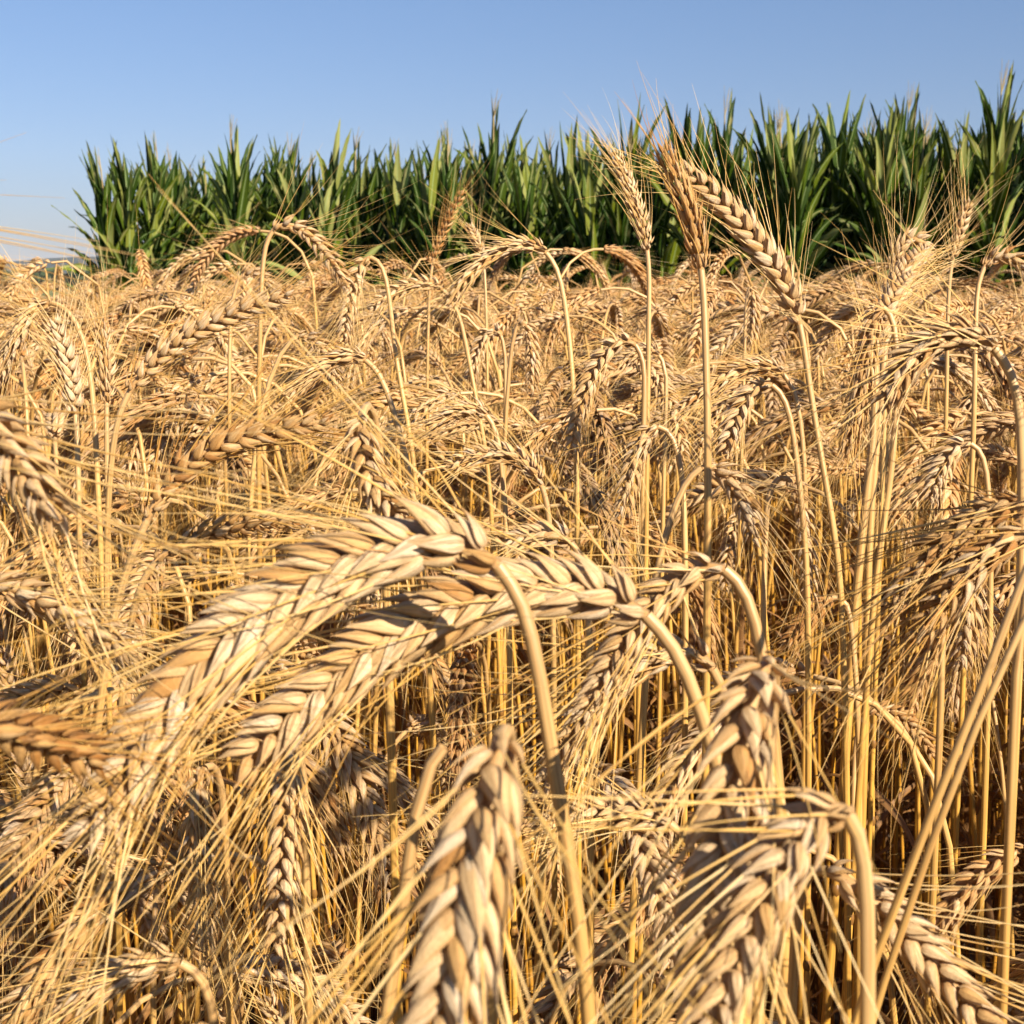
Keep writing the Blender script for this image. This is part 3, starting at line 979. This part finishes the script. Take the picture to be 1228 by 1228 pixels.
add('grey ear bent right at the right edge beneath the skyline',
    [(1178, 312, .7), (1190, 298, .7), (1215, 302, .7), (1240, 330, .7), (1250, 370, .7)],
    [(1172, 335, .7), (1170, 400, .7), (1168, 500, .7)], roll=1.0, awn_len=.05, spread=.4, lod=0)
add('small pale flaky ear under the big mauve grey one',
    [(1172, 520, .6), (1160, 520, .6), (1142, 535, .6), (1125, 565, .6), (1115, 600, .6)],
    [(1180, 535, .6), (1186, 600, .6), (1188, 700, .6)], roll=0.4, awn_len=.04, spread=.4, tone=.15, lod=0)
add('sunlit ear hanging below the two broom like brown ears',
    [(1148, 640, .5), (1156, 645, .5), (1165, 690, .5), (1162, 745, .5), (1155, 800, .5)],
    [(1140, 650, .5), (1132, 720, .5), (1128, 850, .5)], roll=0.5, awn_len=.045, spread=.35, lod=0)
add('small brown ear bowed over dark stems at the middle right',
    [(1035, 852, .7), (1050, 846, .7), (1080, 856, .7), (1105, 880, .7), (1122, 910, .7)],
    [(1028, 870, .7), (1024, 930, .7), (1022, 1020, .7)], roll=0.6, awn_len=.03, spread=.3, tone=-.3, lod=0)
add('ear lying level between the thick hanging ears near the bottom',
    [(815, 988, .36), (795, 975, .36), (755, 965, .36), (705, 975, .36), (655, 990, .36)],
    [(835, 1005, .362), (850, 1050, .365), (860, 1150, .37)], roll=0.6, awn_len=.045, spread=.4)
add('ear hanging in a curtain of awns at the lower left, lit husks half hidden',
    [(345, 880, .38), (338, 885, .38), (345, 950, .38), (342, 1040, .378), (332, 1140, .375)],
    [(360, 890, .39), (366, 980, .40), (368, 1100, .41)], roll=0.3, awn_len=.055, spread=.5)
add('mauve ear hanging left of the curtained lower left ear',
    [(248, 905, .42), (240, 905, .42), (236, 970, .42), (240, 1050, .42), (245, 1130, .42)],
    [(262, 915, .43), (270, 1000, .44), (272, 1100, .45)], roll=0.9, awn_len=.05, spread=.45, tone=-.1)
add('tilted ear crossing the bottom left corner on a thick golden stem',
    [(215, 1140, .34), (180, 1150, .34), (130, 1175, .34), (80, 1215, .34)],
    [(240, 1150, .34), (255, 1200, .345), (262, 1300, .35)], roll=0.9, awn_len=.05, spread=.4, tone=-.1)
for a, k in H:
    hero(*a, **k)

# stems whose ears are out of sight, crossing the right and lower part of the frame
def bare(label, pts, r, seed, no_ear=False):
    D = [P(*p) for p in pts]
    last = D[-1]
    dd = norm(D[-1] - D[-2])
    foot = np.array([last[0] + dd[0] * last[2] * 0.8, last[1] + dd[1] * 0.3, 0.004])
    S = spline(D + [foot], 90)[::-1]
    # top: ear beyond the frame edge or behind other ears, folded down the far side
    t = S[-1]
    d = norm(S[-1] - S[-4])
    v = np.linspace(0, 1, 16)[:, None]
    C = t + d * 0.06 * v + np.array([0.03, 0.05, -0.02]) * v ** 2
    return build_stalk(foot, S, C, 1, seed, label, stem_r=r, leaves=0, no_ear=no_ear)


bare('pale thick stem slanting steeply down from the right edge, the inner of a crossing pair', [(1300, 520, .27), (1228, 690, .27), (1160, 870, .272), (1115, 980, .275), (1075, 1075, .28)], .00105, 61)
bare('pale thick stem slanting from the right edge, the outer of a crossing pair', [(1320, 600, .28), (1240, 722, .28), (1175, 860, .282), (1130, 980, .285), (1088, 1090, .29)], .00095, 62)
bare('single golden stem standing upright at the right edge', [(1262, 560, .33), (1222, 760, .33), (1215, 900, .33), (1207, 1080, .332), (1203, 1200, .335)], .0013, 63)
bare('left of the golden stems rising side by side right of centre', [(1050, 440, .62), (1048, 520, .62), (1034, 640, .62), (1024, 750, .62), (1018, 850, .62)], .0022, 64)
bare('right of the golden stems rising side by side right of centre', [(1062, 400, .66), (1056, 480, .66), (1047, 580, .66), (1040, 720, .66), (1038, 860, .66)], .002, 65)
bare('straight golden stem with its bent pale tip rising left of the bottom centre ear', [(532, 896, .235), (524, 876, .235), (512, 876, .235), (510, 910, .235), (500, 960, .236), (484, 1080, .238), (462, 1228, .24)], .0013, 66, True)


# ------------------------------------------------------------------ the other stalks one could count
rgv = np.random.default_rng(21)
VAR = []
for i in range(18):
    nod = float(rgv.choice([0.35, 1.3, 2.0, 2.6, 2.9], p=[.20, .05, .13, .33, .29]) + rgv.normal(0, .15))
    hgt = 1.0
    S, C = random_curves(rgv, hgt, nod, rgv.uniform(0.02, 0.12), rgv.uniform(0.075, 0.105), rgv.uniform(0.9, 0.95))
    top = max(S[:, 2].max(), C[:, 2].max())
    VAR.append((S, C, nod, top, float(np.clip(rgv.normal(0, .12), -.3, .2)), rgv.uniform(0.2, 1.4), rgv.uniform(.03, .05), rgv.uniform(.28, .5)))


def var_parts(v, lod, seed):
    S, C, nod, top, tone, roll, al, sp = v
    rg = np.random.default_rng(seed)
    st = MB()
    for g in stem_geo(S, lod, rg, 0.0014 if lod < 2 else 0.0016):
        st.add(*g)
    hk, aw = ear_geo(C, lod, rg, roll, awn_len=al * .85, spread=sp, tone=tone, fat=1.12, thick=.85)
    lf = leaf_geo(S, rg, rg.uniform(.5, .75), rg.uniform(.12, .22), .004)
    lf2 = [leaf_geo(S, rg, f_, rg.uniform(.14, .30), .0048) for f_ in rg.uniform(.1, .66, 7 if lod == 1 else 3)]
    return st, hk, aw, lf, lf2


IND = []
for i, v in enumerate(VAR):
    st, hk, aw, lf, lf2 = var_parts(v, 1, 300 + i)
    a = MB(); a.add(*hk)
    b = MB(); b.add(*aw)
    c = MB(); c.add(*lf)
    IND.append((st.mesh('stem', [M_STEM]), a.mesh('ear', [M_EAR]), b.mesh('awns', [M_AWN]), c.mesh('leaf', [M_LEAF])))


def canopy(x, y):
    """Height of the ear tops: lower close to the lens where only the picked-out stalks stand taller."""
    d = math.hypot(x, y)
    return float(np.interp(d, [0.3, 0.6, 0.85, 1.2, 2.5, 5, 12], [0.93, 1.0, 1.075, 1.125, 1.115, 1.08, 1.075]))


DENS = 330
pts = []
rgf = np.random.default_rng(77)
Ymin, Ymax = -0.9, 9.3
ny = int((Ymax - Ymin) / 0.055)
for j in range(ny):
    y = Ymin + (j + .5) * 0.055
    half = 0.95 + max(y, 0) * 0.43
    nx = int(2 * half / 0.060)
    for i in range(nx):
        x = -half + (i + .5) * 0.060 + rgf.normal(0, .018)
        yy = y + rgf.normal(0, .018)
        d = math.hypot(x, yy)
        if d < 0.34 and abs(x) < 0.3:
            continue
        lim = 9.3 if x > -2.6 else 9.0
        if yy > lim:
            continue
        if yy < 0 and x < 0:
            continue
        if 0.25 < yy < 0.98 and -0.10 * yy < x < 0.40 * yy and rgf.random() < 0.80:
            continue
        if yy > 3.0 and x < -1.0 - 0.27 * (yy - 3.0) + 0.06 * math.sin(yy * 7):
            continue
        pts.append((x, yy))
for _ in range(46):      # a few more drooping stalks crowd the near left
    yy = rgf.uniform(0.42, 0.95)
    pts.append((rgf.uniform(-0.36, -0.06) * yy, yy))
pts = np.array(pts)
rows = []
for x, y in pts:
    vi = int(rgf.integers(len(VAR)))
    top = VAR[vi][3]
    d = math.hypot(x, y)
    h = min(canopy(x, y) * rgf.normal(1, 0.055 if d > 1.2 else 0.03), 1.18 if d < 1.5 else 1.26)
    beside = x > 0.45 * max(y, 0) + 0.13 and d < 2.0
    if beside:
        h = rgf.normal(1.13, 0.03)      # unseen stalks off to the right, raised to shade the lower crop

    # open window of bare stems near the lens on the right and in the centre
    s = h / top
    rz = rgf.normal(PI, 1.0) if rgf.random() < 0.6 else rgf.uniform(0, 6.28)
    if beside:
        rz = rgf.normal(-0.3, 0.5)
    rows.append((x, y, vi, s, rz))


def ear_screen(x, y, vi, s, rz):
    C = VAR[vi][1]
    out = []
    for p in (C[0], C[len(C) // 2], C[-1]):
        q = np.array([x + s * (p[0] * math.cos(rz) - p[1] * math.sin(rz)), y + s * (p[0] * math.sin(rz) + p[1] * math.cos(rz)), s * p[2]])
        out.append(project(q))
    return out


N_IND = 300 - len(H) - 6
cand, rest = [], []
for r in rows:
    x, y, vi, s, rz = r
    e = ear_screen(*r)
    if y > 0.3 and e[1][2] > 0.3 and -20 < e[1][0] < 1248 and e[1][1] < 1225:
        cand.append((e[1][2] + 0.0006 * max(0, e[1][1] - 700), r, e))
    else:
        rest.append(r)
cand.sort(key=lambda c: c[0])
chosen, others = cand[:N_IND], cand[N_IND:]
rest += [c[1] for c in others]

LAND = []   # landmarks to name the neighbours by
for (lab, ear_, stem_), k in [(a, k) for a, k in H]:
    m = ear_[len(ear_) // 2]
    if 0 < m[0] < 1228 and m[1] < 1228:
        LAND.append((m[0], m[1], lab))
SHORT = {
    'large pale arching': 'the uppermost big arching ear', 'large pale ear lying': 'the big level ear', 'nodding ear with a split': 'the ear with the papery glume',
    'shorter ear hanging': 'the fanned out ear', 'fat ear hanging': 'the fat hanging ear', 'blurred thick': 'the blurred bottom ear',
    'soft grey lit': 'the grey folded ear', 'plump ear slanting': 'the bottom right corner ear', 'brown shaded ear curving': 'the curved brown ear',
    'brown ear leaning right': 'the leaning brown ear', 'long ear leaning': 'the tufted leaning ear', 'bright ear bent': 'the bright skyline ear',
    'pale ear hanging beside': 'the pale arched ear', 'yellowish ear': 'the yellowish drooping ear', 'whitish bristly': 'the whitish bristly ear', 'grey ear bent left': 'the grey bent ear',
    'dark husked': 'the dark husked ear', 'grey topped': 'the grey topped arched ear', 'slim reddish': 'the slim reddish ear', 'small ear bowed to the left': 'the small bowed ear',
    'narrow ear hanging': 'the narrow hanging ear', 'narrow ear with pale': 'the narrow peaked ear', 'tight ear': 'the long combed ear', 'small hooked': 'the small hooked ear',
    'ear arched like': 'the bridge shaped ear', 'ear hanging from an arched': 'the ear on the arched stem', 'slender pinkish': 'the slender pinkish ear', 'tall golden ragged': 'the ragged golden ear',
    'plump braided': 'the braided ear', 'crisp pale': 'the crisp pale ear', 'greyish ear': 'the greyish sloping ear', 'ear hooked over': 'the ear hooked rightward', 'long thin ear': 'the long thin ear',
    'dark red brown': 'the dark red ear', 'big mauve': 'the big mauve ear', 'upper of two': 'the broom like ears', 'long shaggy': 'the long shaggy ear', 'knobby': 'the knobby curled ear',
    'small pale flaky': 'the small flaky ear', 'sunlit ear hanging': 'the sunlit ear below the brooms', 'small brown ear bowed': 'the small bowed brown ear', 'ear lying level': 'the low level ear',
    'ear hanging in a curtain': 'the curtained ear', 'mauve ear': 'the lower left mauve ear', 'tilted ear': 'the bottom left tilted ear', 'ear pointing inward': 'the left edge ear', 'thin upright ear': 'the thin upright ear'}
LM = [(x, y, next(v for k, v in SHORT.items() if l.startswith(k))) for x, y, l in LAND if any(l.startswith(k) for k in SHORT)]


def stalk_label(r, e, seen):
    x, y, vi, s, rz = r
    mx, my, d = e[1]
    dx, dy = e[2][0] - e[0][0], e[2][1] - e[0][1]
    if dy < -abs(dx) * 0.6:
        pose = 'upright'
    elif abs(dx) > abs(dy) * 1.2:
        pose = 'leftward bent' if dx < 0 else 'rightward bent'
    elif abs(dx) > abs(dy) * 0.35:
        pose = 'left drooping' if dx < 0 else 'right drooping'
    else:
        pose = 'hanging'
    size = 'mid-sized' if d < 0.95 else 'small' if d < 1.3 else 'tiny'
    best = sorted(LM, key=lambda q: (q[0] - mx) ** 2 + (q[1] - my) ** 2)[:7]
    for L in best:
        ax, ay = mx - L[0], my - L[1]
        if abs(ax) > abs(ay):
            w = 'to the left of' if ax < 0 else 'to the right of'
        else:
            w = 'above' if ay < 0 else 'below'
        lb = '%s %s wheat ear %s %s' % (size, pose, w, L[2])
        if lb not in seen:
            seen.add(lb)
            return lb
    lb = 'wheat ear lost in the tangle around %s' % best[0][2]
    seen.add(lb)
    return lb


seen = set()
for key, r, e in chosen:
    x, y, vi, s, rz = r
    root = empty('wheat_stalk', (x, y, 0.004), rz)
    root.scale = (s, s, s)
    tag(root, stalk_label(r, e, seen), 'wheat stalk', GROUP)
    st, ea, aw, lf = IND[vi]
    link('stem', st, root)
    eo = link('ear', ea, root)
    link('awns', aw, eo)
    link('leaf', lf, root)

# ------------------------------------------------------------------ the rest of the field: one uncountable mass
proto = bpy.data.collections.new('field_prototypes')
for lod, base in ((1, 0), (2, 100), (3, 200)):
    for i, v in enumerate(VAR):
        st, hk, aw, lf, lf2 = var_parts(v, lod, 500 + i + base)
        mb = MB()
        for g in zip(st.V, [f for f in st.F], st.A):
            mb.V.append(g[0]); mb.F.append(g[1] + 0); mb.A.append(g[2]); mb.M.append(np.zeros(len(g[1]), np.int32)); mb.n += len(g[0])
        mb.add(*hk, 1); mb.add(*aw, 2); mb.add(*lf, 3)
        for g in lf2:
            mb.add(*g, 3)
        o = bpy.data.objects.new('proto_%d_%02d' % (lod, i), mb.mesh('stalk_mesh', [M_STEM, M_EAR, M_AWN, M_LEAF]))
        proto.objects.link(o)

n = len(rest)
co = np.array([(r[0], r[1], 0.004) for r in rest], np.float32)
dist = np.hypot(co[:, 0], co[:, 1])
lodv = np.where(dist < 1.7, 0, np.where(dist < 4.0, 1, 2))
idx = np.array([r[2] for r in rest]) + 18 * lodv
me = bpy.data.meshes.new('wheat_field')
me.vertices.add(n); me.vertices.foreach_set('co', co.ravel())
at = me.attributes.new('pick', 'INT', 'POINT'); at.data.foreach_set('value', idx.astype(np.int32))
at = me.attributes.new('rot', 'FLOAT_VECTOR', 'POINT')
at.data.foreach_set('vector', np.array([(rgf.normal(0, .03), rgf.normal(0, .03), r[4]) for r in rest], np.float32).ravel())
at = me.attributes.new('scl', 'FLOAT', 'POINT'); at.data.foreach_set('value', np.array([r[3] for r in rest], np.float32))
fo = link('wheat_field', me)
tag(fo, 'ripe bearded wheat filling the field beyond the nearest stalks', 'wheat', kind='stuff')
ng = bpy.data.node_groups.new('scatter', 'GeometryNodeTree')
ng.interface.new_socket('Geometry', in_out='INPUT', socket_type='NodeSocketGeometry')
ng.interface.new_socket('Geometry', in_out='OUTPUT', socket_type='NodeSocketGeometry')
gi = ng.nodes.new('NodeGroupInput'); go = ng.nodes.new('NodeGroupOutput')
m2p = ng.nodes.new('GeometryNodeMeshToPoints')
iop = ng.nodes.new('GeometryNodeInstanceOnPoints')
ci = ng.nodes.new('GeometryNodeCollectionInfo')
ci.inputs['Collection'].default_value = proto
ci.inputs['Separate Children'].default_value = True
ci.inputs['Reset Children'].default_value = True


def nattr(name, typ):
    a = ng.nodes.new('GeometryNodeInputNamedAttribute')
    a.data_type = typ
    a.inputs['Name'].default_value = name
    return a.outputs['Attribute']


L = ng.links.new
L(gi.outputs[0], m2p.inputs['Mesh'])
L(m2p.outputs[0], iop.inputs['Points'])
L(ci.outputs[0], iop.inputs['Instance'])
iop.inputs['Pick Instance'].default_value = True
L(nattr('pick', 'INT'), iop.inputs['Instance Index'])
e2r = ng.nodes.new('FunctionNodeEulerToRotation')
L(nattr('rot', 'FLOAT_VECTOR'), e2r.inputs[0])
L(e2r.outputs[0], iop.inputs['Rotation'])
L(nattr('scl', 'FLOAT'), iop.inputs['Scale'])
L(iop.outputs[0], go.inputs[0])
mod = fo.modifiers.new('scatter', 'NODES')
mod.node_group = ng
print('field stalks', n, 'individual', len(chosen) + len(H) + 6, 'labels', len(seen))
